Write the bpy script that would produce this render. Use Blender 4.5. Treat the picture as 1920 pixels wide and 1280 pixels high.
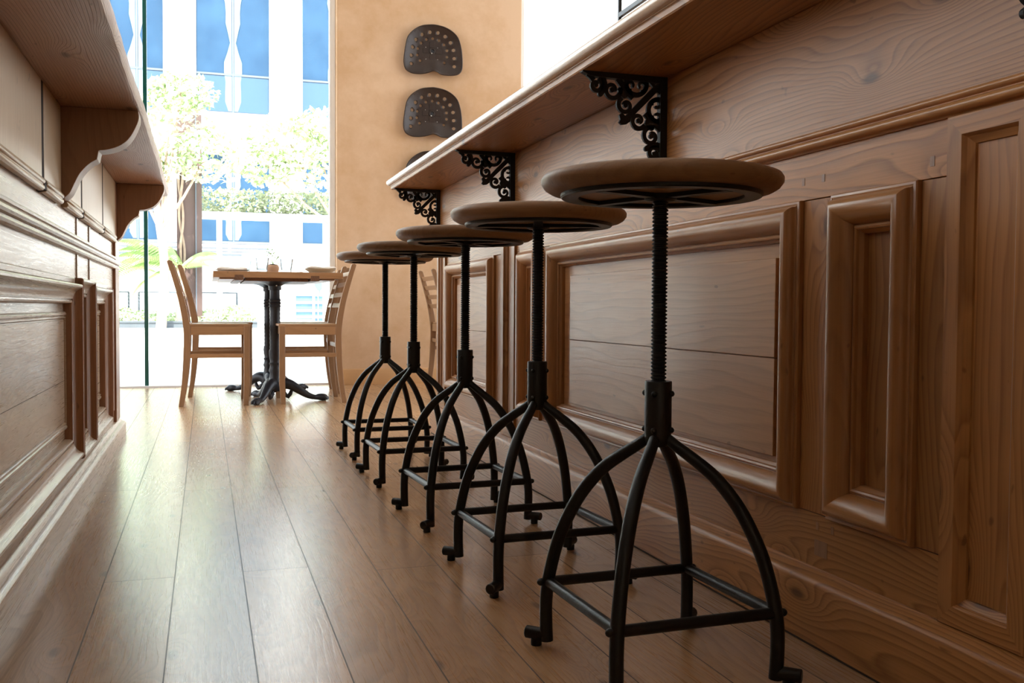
import bpy, math, random
from mathutils import Vector, Matrix
from mathutils.geometry import delaunay_2d_cdt
random.seed(7)
scene = bpy.context.scene
for o in list(bpy.data.objects): bpy.data.objects.remove(o)
COL = scene.collection
PI = math.pi

# ------------------------------------------------------------------ camera
F, YAW, PITCH, ROLL, CAM_H = 1795.73, .309902, .034627, .006151, .544226
cam_d = bpy.data.cameras.new('camera'); cam = bpy.data.objects.new('camera', cam_d); COL.objects.link(cam)
cam_d.sensor_width = 36; cam_d.sensor_fit = 'HORIZONTAL'; cam_d.lens = F * 36 / 1920
cam_d.clip_start = .02; cam_d.clip_end = 400
fw = Vector((math.sin(YAW)*math.cos(PITCH), math.cos(YAW)*math.cos(PITCH), -math.sin(PITCH)))
rt = Vector((math.cos(YAW), -math.sin(YAW), 0)); up = rt.cross(fw)
r2 = rt*math.cos(ROLL) + up*math.sin(ROLL); u2 = -rt*math.sin(ROLL) + up*math.cos(ROLL)
M3 = Matrix((r2, u2, -fw)).transposed()
cam.matrix_world = Matrix.Translation((0, 0, CAM_H)) @ M3.to_4x4()
scene.camera = cam

# ------------------------------------------------------------------ light
scene.view_settings.view_transform = 'Standard'
scene.view_settings.look = 'None'
scene.view_settings.exposure = 0.0
scene.view_settings.gamma = 1.0
world = bpy.data.worlds.new('sky'); scene.world = world; world.use_nodes = True
wn = world.node_tree; wn.nodes.clear()
wo = wn.nodes.new('ShaderNodeOutputWorld'); wb = wn.nodes.new('ShaderNodeBackground')
wr = wn.nodes.new('ShaderNodeValToRGB'); wt = wn.nodes.new('ShaderNodeTexCoord'); ws = wn.nodes.new('ShaderNodeSeparateXYZ')
wr.color_ramp.elements[0].position = 0.0; wr.color_ramp.elements[0].color = (.95, .97, 1, 1)
wr.color_ramp.elements[1].position = .8; wr.color_ramp.elements[1].color = (.62, .80, 1, 1)
wn.links.new(wt.outputs['Generated'], ws.inputs[0]); wn.links.new(ws.outputs[2], wr.inputs[0])
wn.links.new(wr.outputs[0], wb.inputs[0]); wn.links.new(wb.outputs[0], wo.inputs[0])
SKY = 4.3
wb.inputs[1].default_value = SKY
sun_d = bpy.data.lights.new('sun', 'SUN'); sun = bpy.data.objects.new('sun', sun_d); COL.objects.link(sun)
sun_d.energy = 17; sun_d.angle = .01; sun_d.color = (1, .95, .86)
sun.rotation_euler = (math.radians(36), 0, math.radians(-6))   # shines towards +Y and down, on the court outside
sun.location = (0, -5, 20)

def portal(name, loc, rot, sx, sy):
    d = bpy.data.lights.new(name, 'AREA'); d.shape = 'RECTANGLE'; d.size = sx; d.size_y = sy
    d.cycles.is_portal = True
    o = bpy.data.objects.new(name, d); COL.objects.link(o); o.location = loc; o.rotation_euler = rot
ROOM_X0, ROOM_X1, ROOM_Y0, ROOM_Y1, CEIL = -4.6, 5.4, -4.0, 6.84, 4.0
portal('portal_front_window', (-1.86, 7.0, 2.0), (-PI/2, 0, 0), 5.45, 3.95)
portal('portal_front_window_right', (3.8, 7.0, 2.0), (-PI/2, 0, 0), 3.15, 3.95)
portal('portal_left_window', (ROOM_X0-.06, 4.3, 2.15), (0, -PI/2, 0), 3.5, 4.8)
portal('portal_right_window', (ROOM_X1+.06, 4.3, 2.15), (0, PI/2, 0), 3.5, 4.8)

# ------------------------------------------------------------------ materials
def newmat(name):
    m = bpy.data.materials.new(name); m.use_nodes = True
    n = m.node_tree.nodes; n.clear()
    out = n.new('ShaderNodeOutputMaterial'); b = n.new('ShaderNodeBsdfPrincipled')
    m.node_tree.links.new(b.outputs[0], out.inputs[0])
    return m, n, m.node_tree.links, b, out
def math_n(n, l, op, a, b=None, c=None):
    x = n.new('ShaderNodeMath'); x.operation = op
    for i, v in enumerate((a, b, c)):
        if v is None: continue
        if isinstance(v, (int, float)): x.inputs[i].default_value = v
        else: l.new(v, x.inputs[i])
    return x.outputs[0]
def mixc(n, l, fac, a, b, mode='MIX'):
    x = n.new('ShaderNodeMix'); x.data_type = 'RGBA'; x.blend_type = mode
    for i, v in ((0, fac), (6, a), (7, b)):
        if isinstance(v, (int, float)): x.inputs[i].default_value = v
        elif isinstance(v, tuple): x.inputs[i].default_value = (*v, 1)
        else: l.new(v, x.inputs[i])
    return x.outputs[2]
def ramp(n, l, v, stops):
    x = n.new('ShaderNodeValToRGB'); e = x.color_ramp.elements
    while len(e) < len(stops): e.new(.5)
    for k, (p, c) in enumerate(stops):
        e[k].position = p; e[k].color = (c, c, c, 1) if isinstance(c, (int, float)) else (*c, 1)
    l.new(v, x.inputs[0]); return x.outputs[0]
def noise(n, l, vec, scale, detail=3, rough=.5):
    x = n.new('ShaderNodeTexNoise'); x.inputs['Scale'].default_value = scale
    x.inputs['Detail'].default_value = detail; x.inputs['Roughness'].default_value = rough
    l.new(vec, x.inputs['Vector']); return x.outputs[0]

def plain(name, col, rough=.5, metal=0.0, var=.12, scale=8, bump=0.0, spec=.5, coat=0.0):
    m, n, l, b, out = newmat(name)
    tc = n.new('ShaderNodeTexCoord').outputs['Object']
    f = noise(n, l, tc, scale, 4)
    c = mixc(n, l, f, tuple(x*(1-var) for x in col), tuple(min(1, x*(1+var)) for x in col))
    l.new(c, b.inputs['Base Color']); b.inputs['Roughness'].default_value = rough
    b.inputs['Metallic'].default_value = metal; b.inputs['Specular IOR Level'].default_value = spec
    b.inputs['Coat Weight'].default_value = coat
    if bump:
        bp = n.new('ShaderNodeBump'); bp.inputs['Strength'].default_value = bump; bp.inputs['Distance'].default_value = .002
        l.new(noise(n, l, tc, scale*12, 3), bp.inputs['Height']); l.new(bp.outputs[0], b.inputs['Normal'])
    return m

def wood(name, axis, light, dark, rough=.36, rings=46, warp=3.2, ring_amt=.55, knots=True, spec=.5, fibre=.25, bump=.12, coat=0.0, floor=False, dents=.5):
    m, n, l, b, out = newmat(name)
    tc = n.new('ShaderNodeTexCoord').outputs['Object']
    sep = n.new('ShaderNodeSeparateXYZ'); l.new(tc, sep.inputs[0])
    X, Y, Z = sep.outputs
    oi = n.new('ShaderNodeObjectInfo')
    tone = None
    if floor:
        W = .132
        row = math_n(n, l, 'FLOOR', math_n(n, l, 'DIVIDE', math_n(n, l, 'ADD', X, .061), W))
        fr = math_n(n, l, 'FRACT', math_n(n, l, 'DIVIDE', math_n(n, l, 'ADD', X, .061), W))
        wnz = n.new('ShaderNodeTexWhiteNoise'); wnz.noise_dimensions = '1D'; l.new(row, wnz.inputs['W'])
        par = math_n(n, l, 'MODULO', math_n(n, l, 'ADD', row, 100), 2)
        off = math_n(n, l, 'ADD', math_n(n, l, 'MULTIPLY', par, -1.03), math_n(n, l, 'MULTIPLY', wnz.outputs[0], .10))
        yy = math_n(n, l, 'DIVIDE', math_n(n, l, 'ADD', math_n(n, l, 'ADD', Y, 1.0+.01), off), 2.02)
        seg = math_n(n, l, 'FLOOR', yy); fy = math_n(n, l, 'FRACT', yy)
        cell = n.new('ShaderNodeTexWhiteNoise'); cell.noise_dimensions = '2D'
        cb = n.new('ShaderNodeCombineXYZ'); l.new(row, cb.inputs[0]); l.new(seg, cb.inputs[1]); l.new(cb.outputs[0], cell.inputs['Vector'])
        rnd = math_n(n, l, 'MULTIPLY', cell.outputs[0], 37.0)
        tone = cell.outputs[0]
        dx = math_n(n, l, 'MULTIPLY', math_n(n, l, 'MINIMUM', fr, math_n(n, l, 'SUBTRACT', 1.0, fr)), W)
        dy = math_n(n, l, 'MULTIPLY', math_n(n, l, 'MINIMUM', fy, math_n(n, l, 'SUBTRACT', 1.0, fy)), 2.02)
        gap = math_n(n, l, 'MINIMUM', dx, dy)
        gapm = ramp(n, l, math_n(n, l, 'MULTIPLY', gap, 100), [(.0, 0.0), (.07, .0), (.15, 1.0)])
    else:
        rnd = math_n(n, l, 'MULTIPLY', oi.outputs['Random'], 23.0)
    u, v, w = {'x': (X, Y, Z), 'y': (Y, X, Z), 'z': (Z, X, Y)}[axis]
    def vec(a, bb, c=None, ofs=0.0):
        cc = n.new('ShaderNodeCombineXYZ')
        l.new(math_n(n, l, 'ADD', math_n(n, l, 'MULTIPLY', u, a), math_n(n, l, 'ADD', rnd, ofs)), cc.inputs[0])
        l.new(math_n(n, l, 'ADD', math_n(n, l, 'MULTIPLY', v, bb), rnd), cc.inputs[1])
        l.new(math_n(n, l, 'MULTIPLY', w, c or bb), cc.inputs[2]); return cc.outputs[0]
    wv = noise(n, l, vec(1.1, 4.2), 1.0, 2.5, .45)
    base = math_n(n, l, 'MULTIPLY', math_n(n, l, 'ADD', v, w), rings)
    val = math_n(n, l, 'ADD', base, math_n(n, l, 'MULTIPLY', wv, warp*5))
    val = math_n(n, l, 'ADD', val, math_n(n, l, 'MULTIPLY', noise(n, l, vec(5, 30), 1.0, 2), .5))
    kn = None
    if knots:
        vo = n.new('ShaderNodeTexVoronoi'); vo.feature = 'F1'; vo.voronoi_dimensions = '2D'; vo.inputs['Scale'].default_value = 1.0
        vo.inputs['Randomness'].default_value = 1.0
        kv = n.new('ShaderNodeCombineXYZ'); l.new(math_n(n, l, 'ADD', math_n(n, l, 'MULTIPLY', u, 2.6), rnd), kv.inputs[0])
        l.new(math_n(n, l, 'MULTIPLY', math_n(n, l, 'ADD', v, w), 7.0), kv.inputs[1]); l.new(kv.outputs[0], vo.inputs['Vector'])
        d = vo.outputs['Distance']
        kb = math_n(n, l, 'MULTIPLY', math_n(n, l, 'EXPONENT', math_n(n, l, 'MULTIPLY', math_n(n, l, 'MULTIPLY', d, d), -28)), 5.0)
        val = math_n(n, l, 'ADD', val, kb)
        sepc = n.new('ShaderNodeSeparateColor'); l.new(vo.outputs['Color'], sepc.inputs[0])
        on = math_n(n, l, 'GREATER_THAN', sepc.outputs[0], .45)
        kn = math_n(n, l, 'MULTIPLY', ramp(n, l, d, [(.03, 1.0), (.075, 0.0)]), on)
    ring = ramp(n, l, math_n(n, l, 'FRACT', val), [(0, 0.0), (.55, .35), (.86, 1.0), (1.0, 0.0)])
    fib = noise(n, l, vec(7, 420), 1.0, 3, .6)
    fibc = ramp(n, l, fib, [(.35, 0.0), (.7, 1.0)])
    big = noise(n, l, vec(1.3, 2.5), 1.0, 2)
    f = math_n(n, l, 'ADD', math_n(n, l, 'MULTIPLY', ring, ring_amt), math_n(n, l, 'MULTIPLY', fibc, fibre))
    f = math_n(n, l, 'ADD', f, math_n(n, l, 'MULTIPLY', math_n(n, l, 'SUBTRACT', big, .5), .5))
    fc = n.new('ShaderNodeClamp'); l.new(f, fc.inputs[0])
    c = mixc(n, l, fc.outputs[0], light, dark)
    if kn is not None:
        c = mixc(n, l, math_n(n, l, 'MULTIPLY', kn, .75), c, tuple(x*.3 for x in dark))
    # scattered small dents and worm marks
    dent = ramp(n, l, noise(n, l, vec(30, 60, None, 5.0), 1.0, 1), [(.74, 0.0), (.80, 1.0)])
    c = mixc(n, l, math_n(n, l, 'MULTIPLY', dent, .12 if floor else dents), c, tuple(x*.35 for x in dark))
    if not floor:
        hv = mixc(n, l, oi.outputs['Random'], (.86, .86, .86), (1.12, 1.08, 1.05))
        c = mixc(n, l, 1.0, c, hv, 'MULTIPLY')
    else:
        hv = mixc(n, l, tone, (.74, .73, .72), (1.14, 1.12, 1.08))
        c = mixc(n, l, 1.0, c, hv, 'MULTIPLY')
        c = mixc(n, l, gapm, tuple(x*.18 for x in dark), c)
    l.new(c, b.inputs['Base Color'])
    rr = math_n(n, l, 'ADD', rough-.05, math_n(n, l, 'MULTIPLY', math_n(n, l, 'ADD', fibc, big), .08))
    if floor: rr = math_n(n, l, 'ADD', rr, math_n(n, l, 'MULTIPLY', math_n(n, l, 'SUBTRACT', 1.0, gapm), .45))
    l.new(rr, b.inputs['Roughness']); b.inputs['Specular IOR Level'].default_value = spec
    b.inputs['Coat Weight'].default_value = coat; b.inputs['Coat Roughness'].default_value = .2
    bp = n.new('ShaderNodeBump'); bp.inputs['Strength'].default_value = bump; bp.inputs['Distance'].default_value = .0015
    h = math_n(n, l, 'SUBTRACT', math_n(n, l, 'MULTIPLY', fib, -.6), math_n(n, l, 'MULTIPLY', ring, .8))
    if floor: h = math_n(n, l, 'ADD', h, math_n(n, l, 'MULTIPLY', gapm, .5))
    l.new(h, bp.inputs['Height']); l.new(bp.outputs[0], b.inputs['Normal'])
    return m

MAT = {}
PL, PD = (.45, .205, .068), (.19, .070, .020)      # antique pine
MAT['pine_y'] = wood('antique_pine_along', 'y', PL, PD, spec=.34, rings=78, warp=4.2, bump=.05, ring_amt=.68)
MAT['pine_z'] = wood('antique_pine_upright', 'z', tuple(x*.88 for x in PL), PD, spec=.34, rings=60, bump=.05)
MAT['pine_x'] = wood('antique_pine_across', 'x', PL, PD)
MAT['roll_y'] = wood('moulding_pine_along', 'y', (.50, .232, .080), (.27, .105, .032), rough=.30, rings=30, ring_amt=.25, knots=False)
MAT['roll_z'] = wood('moulding_pine_upright', 'z', (.42, .185, .062), (.23, .088, .026), rough=.30, rings=30, ring_amt=.25, knots=False)
MAT['edge_y'] = wood('sheen_bullnose_pine', 'y', (.52, .34, .21), (.34, .19, .10), rough=.25, rings=30, ring_amt=.3, knots=False, coat=.6)  # paler than the top board: window sheen put into the colour
MAT['panel_y'] = wood('panel_pine', 'y', (.49, .24, .095), (.28, .125, .045), rough=.33, rings=40, warp=2.2, ring_amt=.4, knots=False, bump=.08)
MAT['left_y'] = wood('pale_pine_along', 'y', (.53, .40, .28), (.35, .25, .17), rough=.27, spec=.6, dents=.05, fibre=.12, ring_amt=.3, knots=False, bump=.08)
MAT['left_z'] = wood('pale_pine_upright', 'z', (.34, .16, .075), (.20, .085, .04), rough=.34, ring_amt=.3, knots=False)
MAT['left_fr'] = wood('frieze_pine', 'z', (.55, .40, .24), (.38, .25, .14), rough=.34, ring_amt=.25, knots=False, bump=.08)
MAT['top_y'] = wood('rough_sawn_top', 'y', (.46, .26, .17), (.22, .115, .07), rough=.40, rings=150, warp=1.3, ring_amt=.5, bump=.4)
MAT['corbel'] = wood('corbel_pine', 'z', (.34, .175, .09), (.20, .095, .045), rough=.4, ring_amt=.3, knots=False)
MAT['floor'] = wood('oak_floor', 'y', (.53, .305, .15), (.26, .135, .058), rough=.27, rings=34, warp=3.4, ring_amt=.42, fibre=.34, bump=.055, floor=True, spec=.6, coat=.4)
MAT['seat'] = wood('stool_seat_wood', 'x', (.28, .155, .075), (.15, .075, .035), rough=.45, rings=40, ring_amt=.3, knots=False)
MAT['oak_x'] = wood('light_oak_across', 'x', (.40, .225, .11), (.28, .145, .065), rough=.4, rings=40, ring_amt=.3, knots=False)
MAT['oak_z'] = wood('light_oak_upright', 'z', (.34, .195, .10), (.24, .125, .06), rough=.4, rings=40, ring_amt=.3, knots=False)
MAT['darkoak'] = wood('dark_batten', 'y', (.22, .11, .06), (.13, .06, .03), rough=.5, knots=False)
MAT['iron'] = plain('black_iron', (.006, .0065, .006), rough=.40, metal=.0, var=.35, scale=14, bump=.25, spec=.32)
MAT['cast'] = plain('cast_iron', (.022, .023, .028), rough=.38, metal=.2, var=.3, scale=20, bump=.3)
MAT['bracket'] = plain('painted_cast_bracket', (.008, .007, .007), rough=.65, var=.3, scale=30, bump=.2)
MAT['tractor'] = plain('brown_black_enamel', (.034, .019, .013), rough=.40, metal=.1, var=.35, scale=7, bump=.1)
MAT['bolt'] = plain('bright_bolt', (.75, .72, .66), rough=.3, metal=.8)
MAT['gap'] = plain('dark_joint_and_shade', (.03, .015, .008), rough=.9)  # dark joint, and painted shade between frieze boards and under the baseboard
MAT['ceramic'] = plain('white_ceramic', (.80, .78, .74), rough=.25, var=.03)
MAT['stoneware'] = plain('cream_stoneware', (.62, .52, .36), rough=.4, var=.08)
MAT['linen'] = plain('linen', (.74, .64, .54), rough=.9, var=.08, scale=30, bump=.3)
MAT['steel'] = plain('cutlery_steel', (.5, .5, .5), rough=.25, metal=1)
MAT['clay'] = plain('clay_pot', (.50, .29, .17), rough=.75, var=.12, scale=20)
MAT['soil'] = plain('potting_soil', (.035, .022, .015), rough=.95)
MAT['leaf'] = plain('young_leaf', (.30, .52, .12), rough=.5, var=.3, scale=30)
MAT['white'] = plain('white_paint', (.85, .85, .83), rough=.5, var=.03)
MAT['ceiling'] = plain('ceiling_white', (.75, .73, .70), rough=.9, var=.04)
MAT['wall'] = plain('room_plaster', (.62, .50, .38), rough=.9, var=.08, scale=2)
MAT['darkmetal'] = plain('dark_grey_steel', (.05, .055, .065), rough=.4, metal=.6)
MAT['glassedge'] = plain('green_glass_edge', (.005, .075, .06), rough=.15, var=.2)
# exterior
MAT['paving'] = plain('pale_paving', (.72, .70, .66), rough=.8, var=.05, scale=1)
MAT['facade'] = plain('white_facade', (.80, .80, .79), rough=.7, var=.03, scale=.6)
MAT['spandrel'] = plain('pale_blue_spandrel', (.05, .10, .17), rough=.3, var=.08)
MAT['curtain'] = plain('pale_curtain', (.16, .24, .30), rough=.8, var=.15, scale=3)
MAT['corten'] = plain('brown_steel', (.105, .062, .055), rough=.6, var=.25, scale=3)
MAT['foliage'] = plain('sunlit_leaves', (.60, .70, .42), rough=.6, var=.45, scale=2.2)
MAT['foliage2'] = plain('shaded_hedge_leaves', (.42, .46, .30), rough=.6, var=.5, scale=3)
MAT['frond'] = plain('palm_frond_green', (.40, .54, .20), rough=.5, var=.4, scale=5)
MAT['bark'] = plain('pale_bark', (.38, .27, .20), rough=.9, var=.3, scale=6)
MAT['planter'] = plain('slate_planter', (.085, .10, .115), rough=.5, var=.2, scale=3)
MAT['rail'] = plain('grey_rail', (.11, .13, .16), rough=.5)
MAT['bluepanel'] = plain('sky_blue_panel', (.10, .20, .34), rough=.5, var=.2, scale=3)

def plaster():
    m, n, l, b, out = newmat('ochre_polished_plaster')
    tc = n.new('ShaderNodeTexCoord').outputs['Object']
    f1 = noise(n, l, tc, 1.6, 6, .6); f2 = noise(n, l, tc, 7, 5, .65)
    f = math_n(n, l, 'ADD', math_n(n, l, 'MULTIPLY', f1, .6), math_n(n, l, 'MULTIPLY', f2, .4))
    f = ramp(n, l, f, [(.40, 0.0), (.60, 1.0)])
    c = mixc(n, l, f, (.64, .405, .225), (.75, .52, .335))
    sp = ramp(n, l, noise(n, l, tc, 40, 1), [(.84, 0.0), (.87, 1.0)])
    c = mixc(n, l, math_n(n, l, 'MULTIPLY', sp, .4), c, (.35, .2, .1))
    l.new(c, b.inputs['Base Color']); b.inputs['Roughness'].default_value = .55; b.inputs['Specular IOR Level'].default_value = .3
    bp = n.new('ShaderNodeBump'); bp.inputs['Strength'].default_value = .15; bp.inputs['Distance'].default_value = .004
    l.new(f2, bp.inputs['Height']); l.new(bp.outputs[0], b.inputs['Normal']); return m
MAT['plaster'] = plaster()
MAT['ochre'] = plain('ochre_skirting', (.60, .33, .14), rough=.5, var=.1)

def thin_glass(name, tint, base=.04, gain=.75, rough=0.0):
    m = bpy.data.materials.new(name); m.use_nodes = True
    n = m.node_tree.nodes; n.clear(); l = m.node_tree.links
    out = n.new('ShaderNodeOutputMaterial'); mix = n.new('ShaderNodeMixShader')
    t = n.new('ShaderNodeBsdfTransparent'); t.inputs[0].default_value = (*tint, 1)
    g = n.new('ShaderNodeBsdfGlossy'); g.inputs['Roughness'].default_value = rough
    fr = n.new('ShaderNodeLayerWeight'); fr.inputs[0].default_value = .15
    f = math_n(n, l, 'ADD', math_n(n, l, 'MULTIPLY', fr.outputs['Fresnel'], gain), base*.3)
    l.new(f, mix.inputs[0]); l.new(t.outputs[0], mix.inputs[1]); l.new(g.outputs[0], mix.inputs[2]); l.new(mix.outputs[0], out.inputs[0])
    return m
MAT['glass'] = thin_glass('window_glass', (.97, .99, .985), gain=.5)
MAT['tumbler'] = thin_glass('drinking_glass', (.74, .79, .82), gain=2.4)
def facade_glass():
    m, n, l, b, out = newmat('blue_office_glass')
    tc = n.new('ShaderNodeTexCoord').outputs['Object']
    f = noise(n, l, tc, .7, 4, .6)
    c = mixc(n, l, f, (.008, .035, .085), (.04, .10, .18))
    l.new(c, b.inputs['Base Color']); b.inputs['Roughness'].default_value = .3; b.inputs['Specular IOR Level'].default_value = .35
    return m
MAT['office_glass'] = facade_glass()

# ------------------------------------------------------------------ helpers
class MB:
    def __init__(s): s.v = []; s.f = []
    def add(s, vs, fs):
        k = len(s.v); s.v += [tuple(p) for p in vs]; s.f += [tuple(i+k for i in f) for f in fs]; return s
    def box(s, x0, x1, y0, y1, z0, z1):
        return s.add([(x0,y0,z0),(x1,y0,z0),(x1,y1,z0),(x0,y1,z0),(x0,y0,z1),(x1,y0,z1),(x1,y1,z1),(x0,y1,z1)],
                     [(0,3,2,1),(4,5,6,7),(0,1,5,4),(1,2,6,5),(2,3,7,6),(3,0,4,7)])
    def tube(s, pts, r, n=12, caps=True, closed=False):
        P = [Vector(p) for p in pts]; R = r if isinstance(r, (list, tuple)) else [r]*len(P)
        m = len(P); vs = []; ref = None
        for i in range(m):
            if closed: t = P[(i+1) % m]-P[i-1]
            else: t = P[min(i+1, m-1)]-P[max(i-1, 0)]
            t.normalize()
            if ref is None:
                ref = Vector((0, 0, 1)) if abs(t.z) < .9 else Vector((1, 0, 0))
            a = ref - t*ref.dot(t)
            if a.length < 1e-6: a = t.orthogonal()
            a.normalize(); ref = a; b = t.cross(a)
            for k in range(n):
                q = 2*PI*k/n; vs.append(P[i] + (a*math.cos(q)+b*math.sin(q))*R[i])
        fs = []
        for i in range(m if closed else m-1):
            j = (i+1) % m
            for k in range(n):
                fs.append((i*n+k, i*n+(k+1) % n, j*n+(k+1) % n, j*n+k))
        if caps and not closed:
            fs.append(tuple(range(n-1, -1, -1))); fs.append(tuple((m-1)*n+k for k in range(n)))
        return s.add(vs, fs)
    def lathe(s, prof, c=(0, 0, 0), n=24, caps=True, flute=None):
        vs = []; m = len(prof)
        for j, (r, z) in enumerate(prof):
            for k in range(n):
                q = 2*PI*k/n; rr = r*(flute(q, j) if flute else 1)
                vs.append((c[0]+rr*math.cos(q), c[1]+rr*math.sin(q), c[2]+z))
        fs = [(j*n+k, j*n+(k+1) % n, (j+1)*n+(k+1) % n, (j+1)*n+k) for j in range(m-1) for k in range(n)]
        if caps: fs.append(tuple(range(n-1, -1, -1))); fs.append(tuple((m-1)*n+k for k in range(n)))
        return s.add(vs, fs)
    def ball(s, c, r, n=10, m=6, sc=(1, 1, 1)):
        prof = [(r*math.sin(PI*j/m) or 1e-5, -r*math.cos(PI*j/m)) for j in range(m+1)]
        vs = []
        for (a, z) in prof:
            a = max(a, r*.02)
            for k in range(n):
                q = 2*PI*k/n; vs.append((c[0]+a*math.cos(q)*sc[0], c[1]+a*math.sin(q)*sc[1], c[2]+z*sc[2]))
        fs = [(j*n+k, j*n+(k+1) % n, (j+1)*n+(k+1) % n, (j+1)*n+k) for j in range(m) for k in range(n)]
        fs.append(tuple(range(n-1, -1, -1))); fs.append(tuple(m*n+k for k in range(n)))
        return s.add(vs, fs)
    def prism(s, poly, a0, a1, plane='xz'):
        """poly in 2D (convex or not), extruded along the third axis"""
        def P(p, a): return {'xz': (p[0], a, p[1]), 'yz': (a, p[0], p[1]), 'xy': (p[0], p[1], a)}[plane]
        k = len(poly)
        vs = [P(p, a0) for p in poly] + [P(p, a1) for p in poly]
        fs = [tuple(range(k)), tuple(range(2*k-1, k-1, -1))] + [(i, i+k, (i+1) % k+k, (i+1) % k) for i in range(k)]
        return s.add(vs, fs)
    def frame(s, y0, y1, z0, z1, prof, X, sgn):
        """mitred frame in the plane x=X, prof = [(inset, proud)], proud towards -x if sgn<0"""
        vs = []; m = len(prof)
        for (i, p) in prof:
            x = X + sgn*p
            vs += [(x, y0+i, z0+i), (x, y1-i, z0+i), (x, y1-i, z1-i), (x, y0+i, z1-i)]
        fs = [(j*4+k, j*4+(k+1) % 4, (j+1)*4+(k+1) % 4, (j+1)*4+k) for j in range(m-1) for k in range(4)]
        s.side = [k % 2 for j in range(m-1) for k in range(4)]
        return s.add(vs, fs)
    def build(s, name, mat, parent=None, bevel=0.0, smooth=True, angle=40, world=False, subs=1):
        me = bpy.data.meshes.new(name)
        vs = s.v
        if parent is not None and world:
            o0 = parent_origin(parent); vs = [(a-o0[0], b-o0[1], c-o0[2]) for a, b, c in vs]
        me.from_pydata(vs, [], s.f); me.validate()
        import bmesh
        bm = bmesh.new(); bm.from_mesh(me); bmesh.ops.recalc_face_normals(bm, faces=bm.faces); bm.to_mesh(me); bm.free()
        mm = mat.split('+') if isinstance(mat, str) else [mat]
        for q in mm: me.materials.append(MAT[q] if isinstance(q, str) else q)
        if len(mm) == 2: me.polygons.foreach_set('material_index', s.side)
        if smooth:
            me.polygons.foreach_set('use_smooth', [True]*len(me.polygons))
            me.set_sharp_from_angle(angle=math.radians(angle))
        o = bpy.data.objects.new(name, me); COL.objects.link(o)
        if parent is not None: o.parent = parent
        if bevel:
            b = o.modifiers.new('bevel', 'BEVEL'); b.width = bevel; b.segments = 2; b.limit_method = 'ANGLE'; b.angle_limit = math.radians(40)
            b.harden_normals = False
        return o
def parent_origin(p):
    v = Vector(p.location)
    while p.parent: p = p.parent; v += Vector(p.location)
    return v
def tag(o, label=None, cat=None, group=None, kind=None):
    if label: o['label'] = label
    if cat: o['category'] = cat
    if group: o['group'] = group
    if kind: o['kind'] = kind
    return o
def thing(name, label, cat, loc=(0, 0, 0), rz=0, group=None):
    o = bpy.data.objects.new(name, None); COL.objects.link(o); o.empty_display_size = .1
    o.location = loc; o.rotation_euler = (0, 0, rz); return tag(o, label, cat, group)
def copy_tree(o, parent=None):
    c = o.copy(); COL.objects.link(c)
    if parent is not None: c.parent = parent
    for ch in [x for x in bpy.data.objects if x.parent == o]: copy_tree(ch, c)
    return c
def struct(o): o['kind'] = 'structure'; return o
def bez(p, n=8):
    """Catmull-Rom through points"""
    P = [Vector(q) for q in p]; P = [P[0]*2-P[1]] + P + [P[-1]*2-P[-2]]; out = []
    for i in range(1, len(P)-2):
        for k in range(n):
            t = k/n; a, b, c, d = P[i-1], P[i], P[i+1], P[i+2]
            out.append(.5*((2*b)+(c-a)*t+(2*a-5*b+4*c-d)*t*t+(3*b-a-3*c+d)*t**3))
    out.append(P[-2]); return out

# ------------------------------------------------------------------ room shell
struct(MB().box(ROOM_X0, ROOM_X1, ROOM_Y0, 6.98, -.12, 0).build('floor', 'floor'))
struct(MB().box(ROOM_X0-.2, ROOM_X1+.2, ROOM_Y0-.2, 7.4, CEIL, CEIL+.25).build('ceiling', 'ceiling'))
struct(MB().box(ROOM_X0-.2, ROOM_X1+.2, ROOM_Y0-.2, ROOM_Y0, -.12, CEIL).build('wall_back', 'wall'))
def side_wall(name, x0, x1):
    m = MB(); m.box(x0, x1, ROOM_Y0, 1.9, -.12, CEIL).box(x0, x1, 6.7, 7.1, -.12, CEIL)
    m.box(x0, x1, 1.9, 6.7, -.12, .4).box(x0, x1, 1.9, 6.7, 3.9, CEIL); return struct(m.build(name, 'wall'))
side_wall('wall_left', ROOM_X0-.2, ROOM_X0); side_wall('wall_right', ROOM_X1, ROOM_X1+.2)
# plaster pier between the two tall windows
struct(MB().box(.875, 2.225, 6.76, 7.08, 0, CEIL).build('wall_pier', 'plaster', bevel=.006))
struct(MB().prism([(6.742, 0), (6.76, 0), (6.76, .112), (6.748, .112), (6.742, .104)], .875, 2.225, 'yz').build('baseboard_pier', 'ochre'))
def window(name, xs, x0, x1):
    w = struct(MB().box(x0, x1, 6.80, 6.90, 0, .012).box(x0, x1, 6.80, 6.90, CEIL-.05, CEIL).build(name, 'white'))
    tag(w, 'floor to ceiling glazing beside the plaster pier')
    for a, b in xs: MB().box(a, b, 6.846, 6.856, .013, CEIL-.051).build('pane', 'glass', w)
    return w
w1 = window('window_1', [(-4.55, -2.45), (-2.44, -.388), (-.362, .833)], ROOM_X0, .875)
for x in (-2.445, -.375):
    tag(MB().box(x-.012, x+.012, 6.83, 6.87, .012, CEIL-.05).build('glass_edge', 'glassedge', w1), 'dark green glass edge')
tag(MB().box(.834, .874, 6.82, 6.88, .012, CEIL-.05).build('window_frame', 'white', w1, bevel=.003), 'white upright frame against the pier')
w2 = window('window_2', [(2.27, 3.8), (3.81, 5.38)], 2.225, ROOM_X1)
MB().box(2.226, 2.265, 6.82, 6.88, .012, CEIL-.05).build('window_frame', 'white', w2, bevel=.003)

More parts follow.
